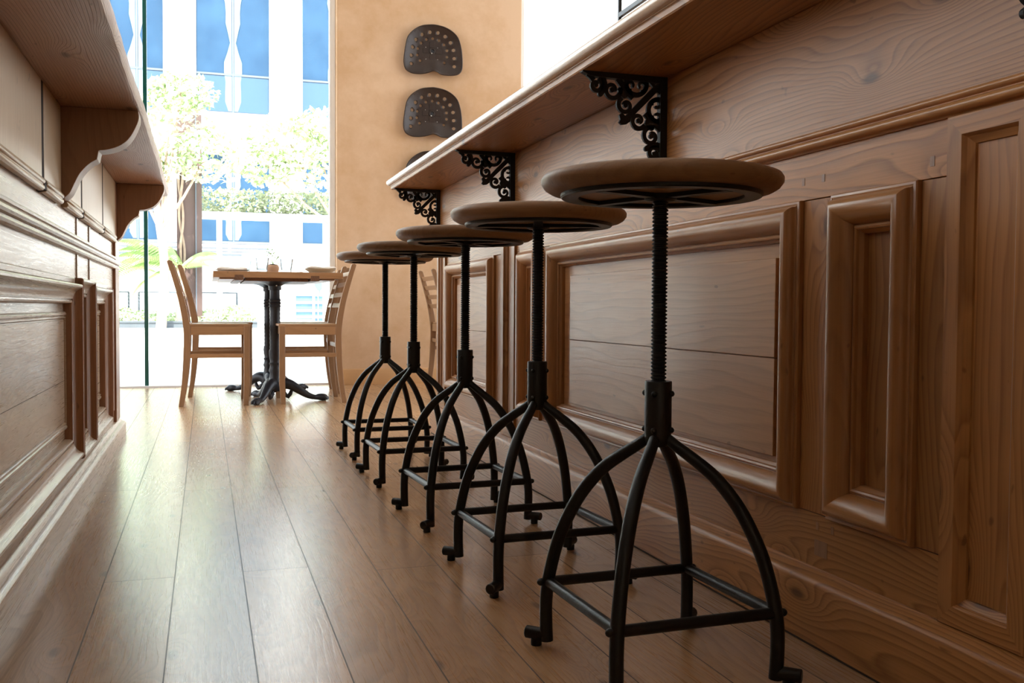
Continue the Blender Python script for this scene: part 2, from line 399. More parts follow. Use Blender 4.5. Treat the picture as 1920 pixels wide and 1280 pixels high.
# ------------------------------------------------------------------ bolection mouldings
ROLL_P = [(0, -.001), (0, .007), (.0015, .009), (.005, .010), (.0075, .009), (.009, .011)]
for k in range(13):                                        # full round roll, then a long fall towards the panel
    a = PI*(1-k/12*.62)
    ROLL_P.append((.024+.0145*math.cos(a), .012+.0165*math.sin(a)))
ROLL_P += [(.038, .0215), (.044, .016), (.0485, .008), (.0505, .001), (.0515, .0005), (.0530, .003), (.0560, .0045), (.0590, .003), (.0600, -.002), (.0625, -.004), (.0650, -.007), (.0655, -.0165)]
COVE_P = [(0, -.001), (0, .023), (.0015, .0275), (.005, .0295), (.009, .0285), (.012, .025), (.015, .0195), (.020, .014), (.028, .0095), (.038, .007), (.041, .0065), (.0415, .003), (.043, .003), (.0445, .0055), (.048, .0068), (.0515, .0055), (.053, .002), (.0545, -.002), (.055, -.0145)]
BEAD_P = [(0, -.001), (0, .003), (.002, .005), (.005, .007), (.009, .0065), (.011, .004), (.0125, .0035), (.014, .005), (.017, .005), (.019, .002), (.0195, -.001)]

# ------------------------------------------------------------------ right-hand bar counter
XF = .964; RY0, RY1 = -1.0, 4.06
R = thing('bar_counter', 'long antique pine panelled bar counter behind the row of black stools', 'counter', (1.2, 1.5, 0))
def rp(mb, name, mat, bevel=0.0, label=None, **k):
    o = mb.build(name, mat, R, bevel=bevel, world=True, **k)
    if label: o['label'] = label
    return o
rp(MB().box(.986, 1.52, RY0, RY1, 0, 1.049), 'carcass', 'pine_y')
rp(MB().box(XF, .986, RY0, RY1, .835, 1.049), 'frieze_board', 'pine_y', .001, 'wide pine board with swirling knotty grain')
PILS = [(.915, 1.063), (2.965, 3.113), (3.912, 4.058)]
segs = []; c0 = RY0
for a, b in PILS: segs.append((c0, a+.02)); c0 = b-.02
segs.append((c0, RY1))
for a, b in segs:
    rp(MB().box(XF, .986, a, b, .7285, .834), 'top_rail', 'pine_y', .0008)
    rp(MB().box(XF, .986, a, b, .02, .2065), 'bottom_rail', 'pine_y', .0008)
# cornice: two beads and a hollow
cp = [(XF, .838), (XF-.006, .838), (XF-.011, .835), (XF-.012, .831), (XF-.009, .828), (XF-.006, .827), (XF-.0065, .8245), (XF-.012, .8235), (XF-.0175, .819), (XF-.018, .814), (XF-.014, .810), (XF-.006, .809), (XF-.004, .806), (XF, .806)]
cp = [cp[0]] + [(p.x, p.y) for p in bez([(a, b, 0) for a, b in cp[1:-1]], 3)] + [cp[-1]]
rp(MB().prism(cp, RY0, RY1+.012, 'xz'), 'cornice_moulding', 'roll_y')
bp_ = [(XF+.02, 0), (.933, 0), (.933, .098), (.9345, .103), (.938, .107), (.944, .110), (.949, .1115), (.952, .1135), (.956, .1145), (.960, .118), (XF+.02, .118)]
rp(MB().box(.9322, .9345, RY0, RY1, .0002, .0035), 'skirting_shade', 'gap')  # dark strip painting the shadow line where baseboard meets floor
rp(MB().prism(bp_, RY0, RY1+.03, 'xz'), 'baseboard', 'pine_y')
# panels: (y0, y1, kind)
bays = [(1.118, 1.314, 'narrow'), (1.397, 2.630, 'wide'), (2.713, 2.911, 'narrow'), (3.199, 3.864, 'wide'), (-.98, .80, 'wide')]
stiles = []; edges = sorted([(a, b) for a, b, _ in bays] + [(a+.02, b-.02) for a, b in PILS]); prev = RY0
for a, b in edges:
    if a > prev: stiles.append((prev, a))
    prev = b
stiles.append((prev, RY1))
for a, b in stiles:
    if b-a > .004: rp(MB().box(XF, .986, a+.0008, b-.0008, .2077, .7273), 'stile', 'pine_z', .0008)
for a, b, kind in bays:
    rp(MB().frame(a, b, .2060, .7285, ROLL_P, XF, -1), 'panel_moulding', 'roll_y+roll_z', angle=30)
    if kind == 'wide':
        rp(MB().box(.9795, .986, a, b, .206, .7285), 'panel', 'panel_y')
        ya, yb, za, zb = a+.092, b-.128 if b-a > 1 else b-.10, .281, .637
        # raised field of two boards meeting in a fine joint
        rp(MB().box(.9705, .9795, ya, yb, .4585, zb), 'field_board', 'panel_y', .0012, 'upper board of the raised panel')
        rp(MB().box(.9705, .9795, ya, yb, za, .4575), 'field_board', 'panel_y', .0012, 'lower board of the raised panel')
    else:
        rp(MB().box(.9795, .986, a, b, .206, .7285), 'panel', 'pine_z')
# mitred pilaster frames
PIL_P = [(0, -.001), (0, .007), (.0015, .0085), (.027, .0085), (.0290, .0065), (.0310, .0025), (.0350, .0), (.040, -.003), (.041, -.0075)]
for a, b in PILS:
    rp(MB().frame(a, b, .1185, .8055, PIL_P, XF, -1), 'pilaster_frame', 'pine_y+pine_z', angle=25)
    rp(MB().box(XF+.006, .986, a+.03, b-.03, .15, .775), 'pilaster_panel', 'pine_z')
# square pegs in the rails
for y, z, s in [(1.40, .760, .006), (1.345, .760, .006), (1.385, .770, .001), (1.098, .752, .007), (1.345, .187, .006), (1.305, .188, .006), (2.45, .755, .005)]:
    if s > .002: rp(MB().box(XF-.0006, XF+.004, y-s/1.6, y+s/1.6, z-s, z+s), 'peg', 'corbel')
rp(MB().box(XF-.0005, XF+.004, 1.318, 1.352, .138, .164), 'patch', 'corbel', 0, 'small square patch let into the bottom rail')

# worktop on it
WT = thing('worktop', 'long pine bar top with bullnose edge overhanging the row of stools', 'worktop', (1.2, 1.5, 1.05))
ys_, TOPZ = .7415, 1.0945
bull = [(1.60, 1.05), (.764, 1.05), (.7615, 1.0525), (.7610, 1.0615), (.760, 1.0630), (.785, 1.0630), (.785, 1.0935), (1.60, 1.0935)]
nose = [(.7852, 1.0632), (.760, 1.0632), (.7575, 1.0640)]
for k in range(11):
    a = -PI/2 + PI*k/10; nose.append((.7570-.0158*math.cos(a), 1.0785+.0138*math.sin(a)))
nose += [(.764, 1.0930), (.766, TOPZ), (.7852, TOPZ)]
ym = 2.50
MB().prism(bull, RY0, 4.095, 'xz').build('top_board', 'pine_y', WT, world=True, angle=30)
for a, b in ((RY0, ym-.0007), (ym+.0007, 4.098)):
    MB().prism(nose, a, b, 'xz').build('bullnose_edge', 'edge_y', WT, world=True, angle=30)
MB().box(.763, 1.60, 4.095, 4.112, 1.053, 1.093).build('end_lipping', 'edge_y', WT, bevel=.005, world=True)
# dark steel frame standing on the bar top, along its front edge
GU = thing('steel_screen_frame', 'dark grey steel screen frame standing on the right bar top', 'screen frame', (.80, .9, 1.0945))
for y in (1.777, .2): MB().box(.787, .794, y-.0035, y+.0035, 1.0945, 1.62).build('post', 'darkmetal', GU, bevel=.001, world=True)
MB().box(.7865, .7945, .2, 1.7735, 1.124, 1.134).build('bottom_rail', 'darkmetal', GU, bevel=.001, world=True)
MB().box(.7865, .7945, .2, 1.7735, 1.610, 1.62).build('top_rail', 'darkmetal', GU, bevel=.001, world=True)

# ------------------------------------------------------------------ cast-iron fretwork brackets
def ribbon(mb, pts, w, t):
    """flat bar following 2D pts (x,z) with width(s) w, thickness t along y"""
    P = [Vector((p[0], p[1])) for p in pts]; n = len(P); W = [q*1.2 for q in (w if isinstance(w, list) else [w]*n)]
    L = []; Rr = []
    for i in range(n):
        d = (P[min(i+1, n-1)]-P[max(i-1, 0)]).normalized(); nn = Vector((-d.y, d.x))
        L.append(P[i]+nn*W[i]/2); Rr.append(P[i]-nn*W[i]/2)
    vs = []
    for i in range(n):
        vs += [(L[i].x, -t/2, L[i].y), (Rr[i].x, -t/2, Rr[i].y), (Rr[i].x, t/2, Rr[i].y), (L[i].x, t/2, L[i].y)]
    fs = [(0, 1, 2, 3), tuple((n-1)*4+k for k in (3, 2, 1, 0))]
    for i in range(n-1):
        for k in range(4): fs.append((i*4+k, (i+1)*4+k, (i+1)*4+(k+1) % 4, i*4+(k+1) % 4))
    mb.add(vs, fs)
def disc(mb, c, r, t, n=12):
    mb.prism([(c[0]+r*math.cos(2*PI*k/n), c[1]+r*math.sin(2*PI*k/n)) for k in range(n)], -t/2, t/2, 'xz')
def make_bracket():
    t = thing('iron_bracket', '', 'bracket')
    S = .000183
    def spiral(c, R0, a0, turn, w0=.0085, w1=.0055, rend=.30):
        pts = []; W = []; n = 26
        for k in range(n+1):
            q = k/n; a = math.radians(a0+turn*q); r = R0*(1-(1-rend)*q**1.25)
            pts.append((c[0]+r*math.cos(a), c[1]+r*math.sin(a))); W.append(w0+(w1-w0)*q)
        return pts, W
    scroll = MB(); T = .007
    items = []
    # u = distance from the counter face, v = distance below the top
    items.append(spiral((.166, .0275), .0150, 250, -400))           # outer curl hanging from the tip
    items.append(spiral((.1285, .0350), .0200, 200, -400))
    items.append(spiral((.0850, .0225), .0110, 100, -330, .0065, .0045, .4))
    items.append(spiral((.0590, .0225), .0120, 80, 330, .0065, .0045, .4))
    items.append(([(.0720+.0245*math.cos(math.radians(a)), .0175+.0245*math.sin(math.radians(a))) for a in range(-25, 206, 11)], .0085))
    items.append(spiral((.0970, .0660), .0175, -60, 390))
    items.append(([(.150, .010), (.146, .022), (.150, .038), (.156, .046)], .0095))
    items.append(([(.116, .010), (.104, .024), (.094, .036), (.080, .050)], .0105))
    items.append(([(.112, .030), (.107, .042), (.098, .047)], .0085))
    items.append(([(.186, .005), (.178, .010), (.172, .018)], .009))
    items.append(([(.040, .010), (.031, .018), (.026, .030)], .006))
    blobs = [((.156, .046), .0058), ((.1075, .0385), .0060), ((.098, .044), .0060), ((.166, .0275), .0048), ((.1285, .035), .0055), ((.097, .066), .0052)]
    for pts, w in items:
        for mir in (0, 1):
            q = [(-(p[1] if mir else p[0]), -(p[0] if mir else p[1])) for p in pts]
            ribbon(scroll, q, w, T if not mir else T*.97)
    for (c, r) in blobs:
        for mir in (0, 1):
            disc(scroll, (-(c[1] if mir else c[0]), -(c[0] if mir else c[1])), r, T*.95)
    ribbon(scroll, [(-.008, -.008), (-.055, -.055), (-.092, -.092)], [.011, .0115, .010], T*1.05)
    scroll.prism([(-.086, -.100), (-.094, -.106), (-.106, -.108), (-.112, -.103), (-.109, -.097), (-.112, -.088), (-.106, -.082), (-.098, -.088), (-.090, -.086), (-.084, -.092)], -T/2, T/2, 'xz')
    scroll.build('scrollwork', 'bracket', t)
    MB().prism([(-.199, 0), (0, 0), (0, -.0140), (-.180, -.0100), (-.199, -.002)], -.0085, .0085, 'xz').build('top_bar', 'bracket', t)
    MB().prism([(0, -.0105), (0, -.205), (-.003, -.205), (-.0155, -.190), (-.0170, -.0105)], -.0085, .0085, 'xz').build('wall_bar', 'bracket', t)
    return t
b0 = make_bracket()
BL = ['black cast-iron scroll bracket under the bar top above the nearest stool', 'black scroll bracket under the bar top, second from the far end', 'black scroll bracket at the far end of the bar top', 'black scroll bracket nearest the camera, only its corner showing at the extreme right']
for i, y in enumerate([1.915, 2.995, 4.040, .90]):
    o = b0 if i == 0 else copy_tree(b0)
    o.location = (XF-.0003, y, 1.0497); tag(o, BL[i], 'bracket', 'scroll brackets under the right bar top')

# ------------------------------------------------------------------ left-hand counter
XL = -.355; LY0, LY1 = -1.0, 4.33
Lc = thing('bar_counter', 'pale sheened panelled counter on the left side of the aisle', 'counter', (-.7, 1.5, 0))
def lp(mb, name, mat, bevel=0.0, label=None, **k):
    o = mb.build(name, mat, Lc, bevel=bevel, world=True, **k)
    if label: o['label'] = label
    return o
lp(MB().box(-1.0, -.378, LY0, LY1, 0, 1.044), 'carcass', 'left_y')
lp(MB().box(-.378, XL, LY0, LY1-.16, .6145, 1.044), 'top_board', 'left_y', .001)
lp(MB().box(-.378, XL, LY0, LY1-.16, .02, .1115), 'bottom_rail', 'left_y', .001)
pl = [(-.378, 0), (-.322, 0), (-.322, .049), (-.3235, .054), (-.328, .058), (-.334, .060), (-.3385, .0615), (-.343, .066), (-.350, .072), (-.356, .074), (-.378, .074)]
lp(MB().prism(pl, LY0, LY1+.02, 'xz'), 'plinth', 'left_y', angle=25)
def mir(prof): return [(2*XL*0 + a, b) for a, b in prof]
# double bead string course
sc_ = [(XL, .744), (XL+.006, .744), (XL+.012, .741), (XL+.0135, .737), (XL+.012, .733), (XL+.008, .731), (XL+.008, .728), (XL+.015, .727), (XL+.021, .722), (XL+.022, .716), (XL+.018, .711), (XL+.010, .709), (XL+.010, .706), (XL+.015, .704), (XL+.017, .699), (XL+.014, .694), (XL+.006, .692), (XL, .692)]
lp(MB().prism(sc_, LY0, LY1+.0, 'xz'), 'string_moulding', 'left_y', angle=25)
# frieze boards with beaded foot and dark strips standing in for the shade between
cuts = [(LY0, 0), (.95, .016), (1.65, .016), (2.364, .016), (2.689, .041), (3.064, .016), (3.670, .016), (4.165, 0)]
for (a, ga), (b, gb) in zip(cuts[:-1], cuts[1:]):
    pr = [(XL, 1.0435), (XL+.012, 1.0435), (XL+.012, .828), (XL+.014, .8265), (XL+.018, .823), (XL+.0195, .8185), (XL+.018, .8145), (XL+.014, .8135), (XL+.015, .8105), (XL+.018, .808), (XL+.018, .803), (XL+.014, .799), (XL+.006, .798), (XL, .800)]
    lp(MB().prism(pr, a+ga, b-gb, 'xz'), 'frieze_board', 'left_fr', .002, angle=35)
for c, g in cuts[1:-1]:
    if g < .02: lp(MB().prism([(XL, 1.0435), (XL+.0112, 1.0435), (XL+.0112, .830), (XL+.0165, .822), (XL+.0165, .802), (XL, .797)], c-g+.0003, c+g-.0003, 'xz'), 'slot_shade', 'gap', 0, 'black strip for the shade between two frieze boards')
# fielded panels with bolection frames
lb = [(-.9, .75), (.85, 2.925), (2.935, 3.265), (3.275, 3.830)]
for i, (a, b) in enumerate(lb):
    z0, z1 = (.112, .622) if i == 2 else (.122, .604)
    lp(MB().frame(a, b, z0, z1, COVE_P, XL, 1), 'panel_moulding', 'left_y+left_z', angle=30)
    lp(MB().box(-.378, XL-.0145, a, b, z0, z1), 'panel', 'left_y')
    if i != 2:
        ia, ib = a+.085, b-.085
        if i == 1: ib = 2.81
        lp(MB().frame(ia-.075, ib+.07, .205, .528, BEAD_P, XL-.0145, 1), 'inner_bead', 'left_y', angle=30)
        lp(MB().box(XL-.0145, XL-.0125, ia-.05, ib+.045, .228, .505), 'field_board', 'left_y', .001)
        if i == 1: lp(MB().box(XL-.0128, XL-.0120, ia-.05, ib+.045, .3395, .3403), 'board_joint', 'gap')
        lp(MB().prism([(XL, .622), (XL+.006, .622), (XL+.009, .619), (XL+.009, .608), (XL+.005, .6045), (XL, .6045)], a, b-.003, 'xz'), 'cap_fillet', 'left_y', .0005)
for y in (3.86, 3.93, 4.00, 4.07, 4.14):
    lp(MB().prism([(XL+.006*math.cos(PI*k/8-PI/2), y+.012*math.sin(PI*k/8-PI/2)) for k in range(9)], .125, .61, 'xy'), 'reed', 'left_z')
for a, b in zip([LY0, .75, 2.925, 3.265, 3.83], [-.9, .85, 2.935, 3.275, 4.168]):
    lp(MB().box(-.378, XL, a, b, .1115, .6145), 'stile', 'left_z')
for y in (3.02, 3.36):
    lp(MB().box(XL, XL+.0035, y-.03 if y > 3.1 else y, y if y > 3.1 else y+.03, .624, .797), 'pilaster_strip', 'left_y', .001)
lp(MB().box(-.378, -.3435, 4.168, LY1, .074, 1.0435), 'end_post', 'left_z', .002)
# left worktop with a rough live edge
WL = thing('worktop', 'rough-sawn pine worktop with wavy live edge overhead on the left', 'worktop', (-.6, 1.5, 1.045))
m = MB(); N = 150; ys = [LY0+(4.67-LY0)*k/N for k in range(N+1)]; vs = []
for k, y in enumerate(ys):
    e = .0025*math.sin(y*2.3+.4)+.0012*math.sin(y*7.3)+.0005*math.sin(y*37)
    xe = -.157+e
    ring = [(-1.05, 1.045), (-.30, 1.045), (xe-.010, 1.045), (xe-.003, 1.047), (xe, 1.053), (xe+.003, 1.067), (xe+.001, 1.081), (xe-.005, 1.085), (-.3, 1.086), (-1.05, 1.086)]
    vs += [(p[0], y, p[1]) for p in ring]
n_ = 10
fs = [(k*n_+j, (k+1)*n_+j, (k+1)*n_+(j+1) % n_, k*n_+(j+1) % n_) for k in range(N) for j in range(n_)]
fs += [tuple(range(n_)), tuple(N*n_+j for j in range(n_-1, -1, -1))]
m.add(vs, fs); m.build('top_board', 'top_y', WL, world=True, angle=35)
# corbels
CP = [(-.161, 1.0445), (-.160, 1.025), (-.167, 1.004), (-.179, .980), (-.193, .963), (-.210, .951), (-.234, .942), (-.256, .938), (-.260, .934), (-.260, .916), (-.279, .903), (-.300, .879), (-.312, .855), (-.324, .829), (-.336, .816)]
sm = bez([(a, b, 0) for a, b in CP[:8]], 4) + bez([(a, b, 0) for a, b in CP[9:]], 4)
prof = [(p.x, p.y) for p in sm] + [(-.3545, .8105), (-.3545, 1.0445)]
CLAB = ['brown S-shaped wooden corbel under the left worktop, the one nearer the camera', 'brown S-shaped wooden corbel at the far end of the left worktop']
for i, (y0, y1, back) in enumerate([(2.650, 2.728, -.3547), (4.235, 4.298, -.3432)]):
    X0 = -.35
    o = MB().prism([(max(p[0], back)-X0, p[1]-1.0447) for p in prof if p[0] > back-.03], 0, y1-y0, 'xz').build('wooden_corbel', 'corbel', bevel=.0015, angle=35)
    o.location = (X0, y0, 1.0445)
    tag(o, CLAB[i], 'corbel', 'wooden corbels under the left worktop')

# ------------------------------------------------------------------ bar stools
def make_stool():
    t = thing('bar_stool', '', 'bar stool')
    prof = [(.001, .7165), (.150, .7165), (.166, .7185), (.1745, .7235), (.1795, .7305), (.1800, .737), (.1765, .7425), (.169, .7455), (.12, .7465), (.001, .7465)]
    MB().lathe(prof, n=64, caps=False).build('seat', 'seat', t, angle=50)
    ring = MB()
    ring.lathe([(.124, .7165), (.1235, .7115), (.1255, .7105), (.1485, .7105), (.1505, .7125), (.1505, .7165)], n=64, caps=False)
    for k in range(4):
        a = math.radians(20+90*k); d = Vector((math.cos(a), math.sin(a), 0)); p = Vector((-d.y, d.x, 0))*.010
        A = d*.010; B = d*.128
        vs = [A-p, A+p, B+p*.8, B-p*.8]
        ring.add([(v.x, v.y, .7100) for v in vs]+[(v.x, v.y, .7163) for v in vs], [(0, 1, 2, 3), (7, 6, 5, 4), (0, 4, 5, 1), (1, 5, 6, 2), (2, 6, 7, 3), (3, 7, 4, 0)])
    ring.lathe([(.001, .7060), (.020, .7060), (.024, .7090), (.024, .7163)], n=24, caps=False)
    ring.build('seat_ring', 'iron', t)
    # threaded post
    pts = []; z = .405; pitch = .0056
    while z < .7065:
        pts += [(.0098, z), (.0122, z+pitch*.30), (.0122, z+pitch*.52), (.0098, z+pitch*.82)]; z += pitch
    MB().lathe([(.0098, .400)]+pts, n=20).build('screw_post', 'iron', t, angle=30)
    sl = MB().lathe([(.004, .336), (.0145, .3365), (.0185, .342), (.0200, .350), (.0205, .356), (.0205, .434), (.0198, .4355), (.0125, .4355), (.0125, .42)], n=28, caps=False).build('collar', 'iron', t)
    for zz in (.362, .417):
        for k in range(4):
            a = math.radians(45+90*k); MB().ball((.0208*math.cos(a), .0208*math.sin(a), zz), .0048, 8, 5).build('rivet', 'iron', sl)
    prof = [(.014, .350), (.031, .337), (.055, .321), (.088, .296), (.120, .259), (.144, .218), (.163, .173), (.177, .118), (.182, .080), (.182, .040), (.1805, .010)]
    cr = bez([(a, 0, b) for a, b in prof], 5)
    for k in range(4):
        a = PI/4+PI/2*k; c, s = math.cos(a), math.sin(a)
        rr = [.0082+.0022*min(1, i/18) for i in range(len(cr))]
        lg = MB().tube([(p.x*c, p.x*s, p.z) for p in cr], rr, 12).build('leg', 'iron', t)
        ft = MB().tube([(.178*c, .178*s, .0205), (.192*c, .192*s, .0195), (.216*c, .216*s, .0195), (.2175*c, .2175*s, .0195)], [.0098, .0102, .0102, .0085], 12)
        ft.lathe([(.0085, 0), (.0090, .001), (.0090, .012)], (.199*c, .199*s, 0), 12)
        ft.build('foot', 'iron', lg)
        sx = 1 if c > 0 else -1
        MB().ball((.1275*(1 if c > 0 else -1)+sx*.0105, .1275*(1 if s > 0 else -1), .106), .0062, 10, 6, (1.2, 1, 1)).build('rivet', 'iron', lg)
    A = .1262
    for k, (p, q) in enumerate([((-A, -A), (A, -A)), ((A, -A), (A, A)), ((A, A), (-A, A)), ((-A, A), (-A, -A))]):
        MB().tube([(p[0], p[1], .106), (q[0], q[1], .106)], .0085, 12).build('stretcher', 'iron', t)
    return t
st0 = make_stool()
SL = ['nearest black iron screw stool with round wooden seat, largest in front', 'second black iron screw stool from the camera, by the wide panel', 'middle one of the five black iron screw stools', 'fourth black iron screw stool from the camera', 'farthest of the five black iron screw stools, towards the pier']
SP = [(.6535, 1.3121, .0337, 20), (.6502, 1.8588, .0457, -22), (.6434, 2.4099, .0511, 38), (.6341, 3.0114, .0327, 5), (.6398, 3.5526, .0309, 62)]
for i, (x, y, r, sr) in enumerate(SP):
    o = st0 if i == 0 else copy_tree(st0)
    o.location = (x, y, 0); o.rotation_euler.z = r; tag(o, SL[i], 'bar stool', 'screw stools along the right bar')
    for ch in [c for c in bpy.data.objects if c.parent == o and c.name.startswith('seat')]:
        ch.rotation_euler.z = math.radians(sr-20)

# ------------------------------------------------------------------ tractor seats on the pier
def make_tractor_seat():
    K = .000362; cx, cz = 752, 700
    def L(p): return ((p[0]-cx)*K, -(p[1]-cz)*K*.97+(p[0]-cx)*K*.083)
    outl = [(650,200),(750,196),(850,210),(1000,252),(1140,335),(1245,450),(1303,620),(1330,800),(1337,1000),(1320,1110),(1260,1180),(1150,1203),(1000,1198),(900,1180),(825,1148),(740,1130),(655,1148),(560,1163),(450,1166),(330,1150),(232,1098),(187,1020),(173,900),(188,750),(210,600),(250,440),(335,330),(450,250),(550,212)]
    O = [L(p) for p in outl]
    O3 = bez([(a, 0, b) for a, b in O+[O[0]]], 3)[:-1]
    poly = [(p.x, p.z) for p in O3]
    big = [(697,327),(858,340),(1004,411),(1115,534),(1176,688),(1191,853),(1191,1019),(540,373),(416,473),(348,623),(323,787),(325,952)]
    sml = [(632,465),(761,447),(887,485),(988,571),(1048,688),(1051,817),(995,935),(525,536),(460,646),(450,775),(508,888)]
    holes = [(L(p), 33*K) for p in big] + [(L(p), 27*K) for p in sml]
    V = []; E = []
    def loop(pts):
        k = len(V); V.extend([Vector(p) for p in pts]); n = len(pts)
        E.extend([(k+i, k+(i+1) % n) for i in range(n)])
    loop(poly)
    for (c, r) in holes: loop([(c[0]+r*math.cos(2*PI*i/12), c[1]+r*math.sin(2*PI*i/12)) for i in range(12)])
    def inside(p, pg):
        w = False; n = len(pg)
        for i in range(n):
            a, b = pg[i], pg[(i+1) % n]
            if (a[1] > p[1]) != (b[1] > p[1]) and p[0] < (b[0]-a[0])*(p[1]-a[1])/(b[1]-a[1])+a[0]: w = not w
        return w
    g = .0095
    for i in range(-24, 25):
        for j in range(-22, 22):
            p = (i*g, j*g)
            if not inside(p, poly): continue
            if min(math.hypot(p[0]-q[0], p[1]-q[1]) for q in poly) < .004: continue
            if any(math.hypot(p[0]-c[0], p[1]-c[1]) < r+.003 for c, r in holes): continue
            V.append(Vector(p))
    rv, re, rf, *_ = delaunay_2d_cdt(V, E, [], 1, 1e-6)
    def edge_d(p): return min(math.hypot(p[0]-q[0], p[1]-q[1]) for q in poly)
    def H(p):                                              # how far the pan stands off the wall
        d = edge_d(p); x, z = p; r = math.hypot(x, z)
        h = .010+.034*max(0, 1-d/.10)**1.5
        if z < -.06: h += .030*math.exp(-((x+.0)/.045)**2)*min(1, (-.06-z)/.09)   # pommel ridge at the lower lip
        return h
    faces = []
    for f in rf:
        c = sum((rv[i] for i in f), Vector((0, 0)))/len(f)
        if not inside(c, poly) or any((c-Vector(q)).length < r*.97 for q, r in holes): continue
        faces.append(f)
    t = thing('tractor_seat', '', 'wall-hung seat')
    mb = MB(); mb.add([(p.x, -H(p), p.y) for p in rv], faces)
    pan = mb.build('pan', 'tractor', t, angle=60)
    so = pan.modifiers.new('thick', 'SOLIDIFY'); so.thickness = .003; so.offset = 0
    MB().tube([(p[0], -H(p)+.001, p[1]) for p in poly], .0048, 8, closed=True).build('rolled_rim', 'tractor', t)
    md = MB()
    for sx in (-1, 1):
        md.box(sx*.024, sx*.068, -.0145, -.009, -.0165, .0165) if sx > 0 else md.box(-.068, -.024, -.0145, -.009, -.0165, .0165)
    md.box(-.0185, .0185, -.0145, -.009, .024, .070).box(-.0185, .0185, -.0145, -.009, -.066, -.024)
    for x0, x1, z0, z1 in ((.024, .055, .022, .050), (-.055, -.024, .022, .050), (.024, .055, -.048, -.022), (-.055, -.024, -.048, -.022)):
        md.box(x0, x1, -.0118, -.009, z0, z1)
    k0 = len(md.v); md.lathe([(.0135, .010), (.0135, .017), (.0155, .0185), (.0205, .0185), (.0225, .017), (.0225, .010)], n=20, caps=False)
    md.v = md.v[:k0] + [(p[0], -p[2], p[1]) for p in md.v[k0:]]
    tag(md.build('medallion', 'tractor', t, bevel=.001), 'embossed cross-shaped medallion')
    MB().lathe([(.012, -.0), (.012, .012)], n=12).build('wall_fixing', 'darkmetal', t).rotation_euler = (PI/2, 0, 0)
    for q, r in [((622, 620), .0032), ((860, 634), .0032), ((624, 857), .0032), ((861, 870), .0032), ((738, 746), .0055)]:
        a = L(q); MB().ball((a[0], -.0165 if r > .004 else -.0125, a[1]), r, 8, 5).build('bolt', 'bolt', t)
    return t
ts = make_tractor_seat()
TL = ['pierced black tractor seat highest on the ochre pier', 'pierced black tractor seat, second from the top on the ochre pier', 'pierced black tractor seat lowest on the pier, half behind the bar top']
for i, (x, z) in enumerate([(1.550, 2.372), (1.548, 1.930), (1.549, 1.482)]):
    o = ts if i == 0 else copy_tree(ts)
    o.location = (x, 6.7595, z); tag(o, TL[i], 'wall-hung seat', 'tractor seats hung in a column on the pier')

# ------------------------------------------------------------------ dining chairs
def make_chair():
    """side view faces the camera: back posts at x=0 (leaning towards -x), front legs at x=.325, width along y"""
    t = thing('dining_chair', '', 'chair')
    W_ = .40
    back = bez([(-.030, 0, .0), (-.012, 0, .12), (0, 0, .27), (.002, 0, .42), (-.020, 0, .56), (-.052, 0, .68), (-.084, 0, .785)], 5)
    wid = [.026+.010*min(1, p.z/.3) if p.z < .3 else .036-.008*max(0, (p.z-.45)/.33) for p in back]
    for y in (0, W_-.022):
        poly = [(p.x-w/2, p.z) for p, w in zip(back, wid)] + [(back[-1].x-.004, .793), (back[-1].x+.010, .789)] + [(p.x+w/2, p.z) for p, w in reversed(list(zip(back, wid)))]
        MB().prism(poly, y, y+.022, 'xz').build('back_post', 'oak_z', t, bevel=.002, angle=35)
        MB().prism([(.296, 0), (.322, 0), (.331, .12), (.331, .4), (.331, .438), (.299, .438), (.299, .12)], y, y+.022, 'xz').build('leg', 'oak_z', t, bevel=.002)
    for y in (0, W_-.018): MB().box(.02, .300, y+.002, y+.018, .388, .436).build('apron', 'oak_x', t, bevel=.0015)
    MB().box(.306, .322, .022, W_-.022, .388, .436).build('apron', 'oak_x', t, bevel=.0015)
    MB().box(-.006, .010, .022, W_-.022, .388, .436).build('apron', 'oak_x', t, bevel=.0015)
    MB().box(-.002, .335, .003, W_-.003, .436, .449).build('seat', 'oak_x', t, bevel=.003)
    for y in (.002, W_-.018): MB().box(.01, .305, y, y+.016, .263, .285).build('stretcher', 'oak_x', t, bevel=.0015)
    MB().box(-.006, .008, .020, W_-.020, .315, .340).build('stretcher', 'oak_x', t, bevel=.0015)
    for z in (.735, .675, .615, .555):
        p = min(back, key=lambda q: abs(q.z-z)); x = p.x
        MB().prism([(x-.004+.006, z-.014), (x+.012+.004, z-.012), (x+.012-.006, z+.014), (x-.004-.006, z+.014)], .020, W_-.020, 'xz').build('slat', 'oak_x', t, bevel=.0015)
    return t
ch0 = make_chair()
CH = [((-.098, 5.47, 0), 0, 'light oak slat-back chair at the near left side of the table'),
      ((-.060, 6.03, 0), 0, 'light oak slat-back chair at the far left side of the table'),
      ((.722, 5.87, 0), PI, 'light oak slat-back chair at the near right side of the table'),
      ((.768, 6.44, 0), PI, 'light oak slat-back chair at the far right side of the table'),
      ((1.465, 5.95, 0), 0, 'light oak chair by the pier, mostly hidden behind the bar end')]
for i, (loc, rz, lab) in enumerate(CH):
    o = ch0 if i == 0 else copy_tree(ch0)
    o.location = loc; o.rotation_euler.z = rz; tag(o, lab, 'chair', 'oak chairs by the window')

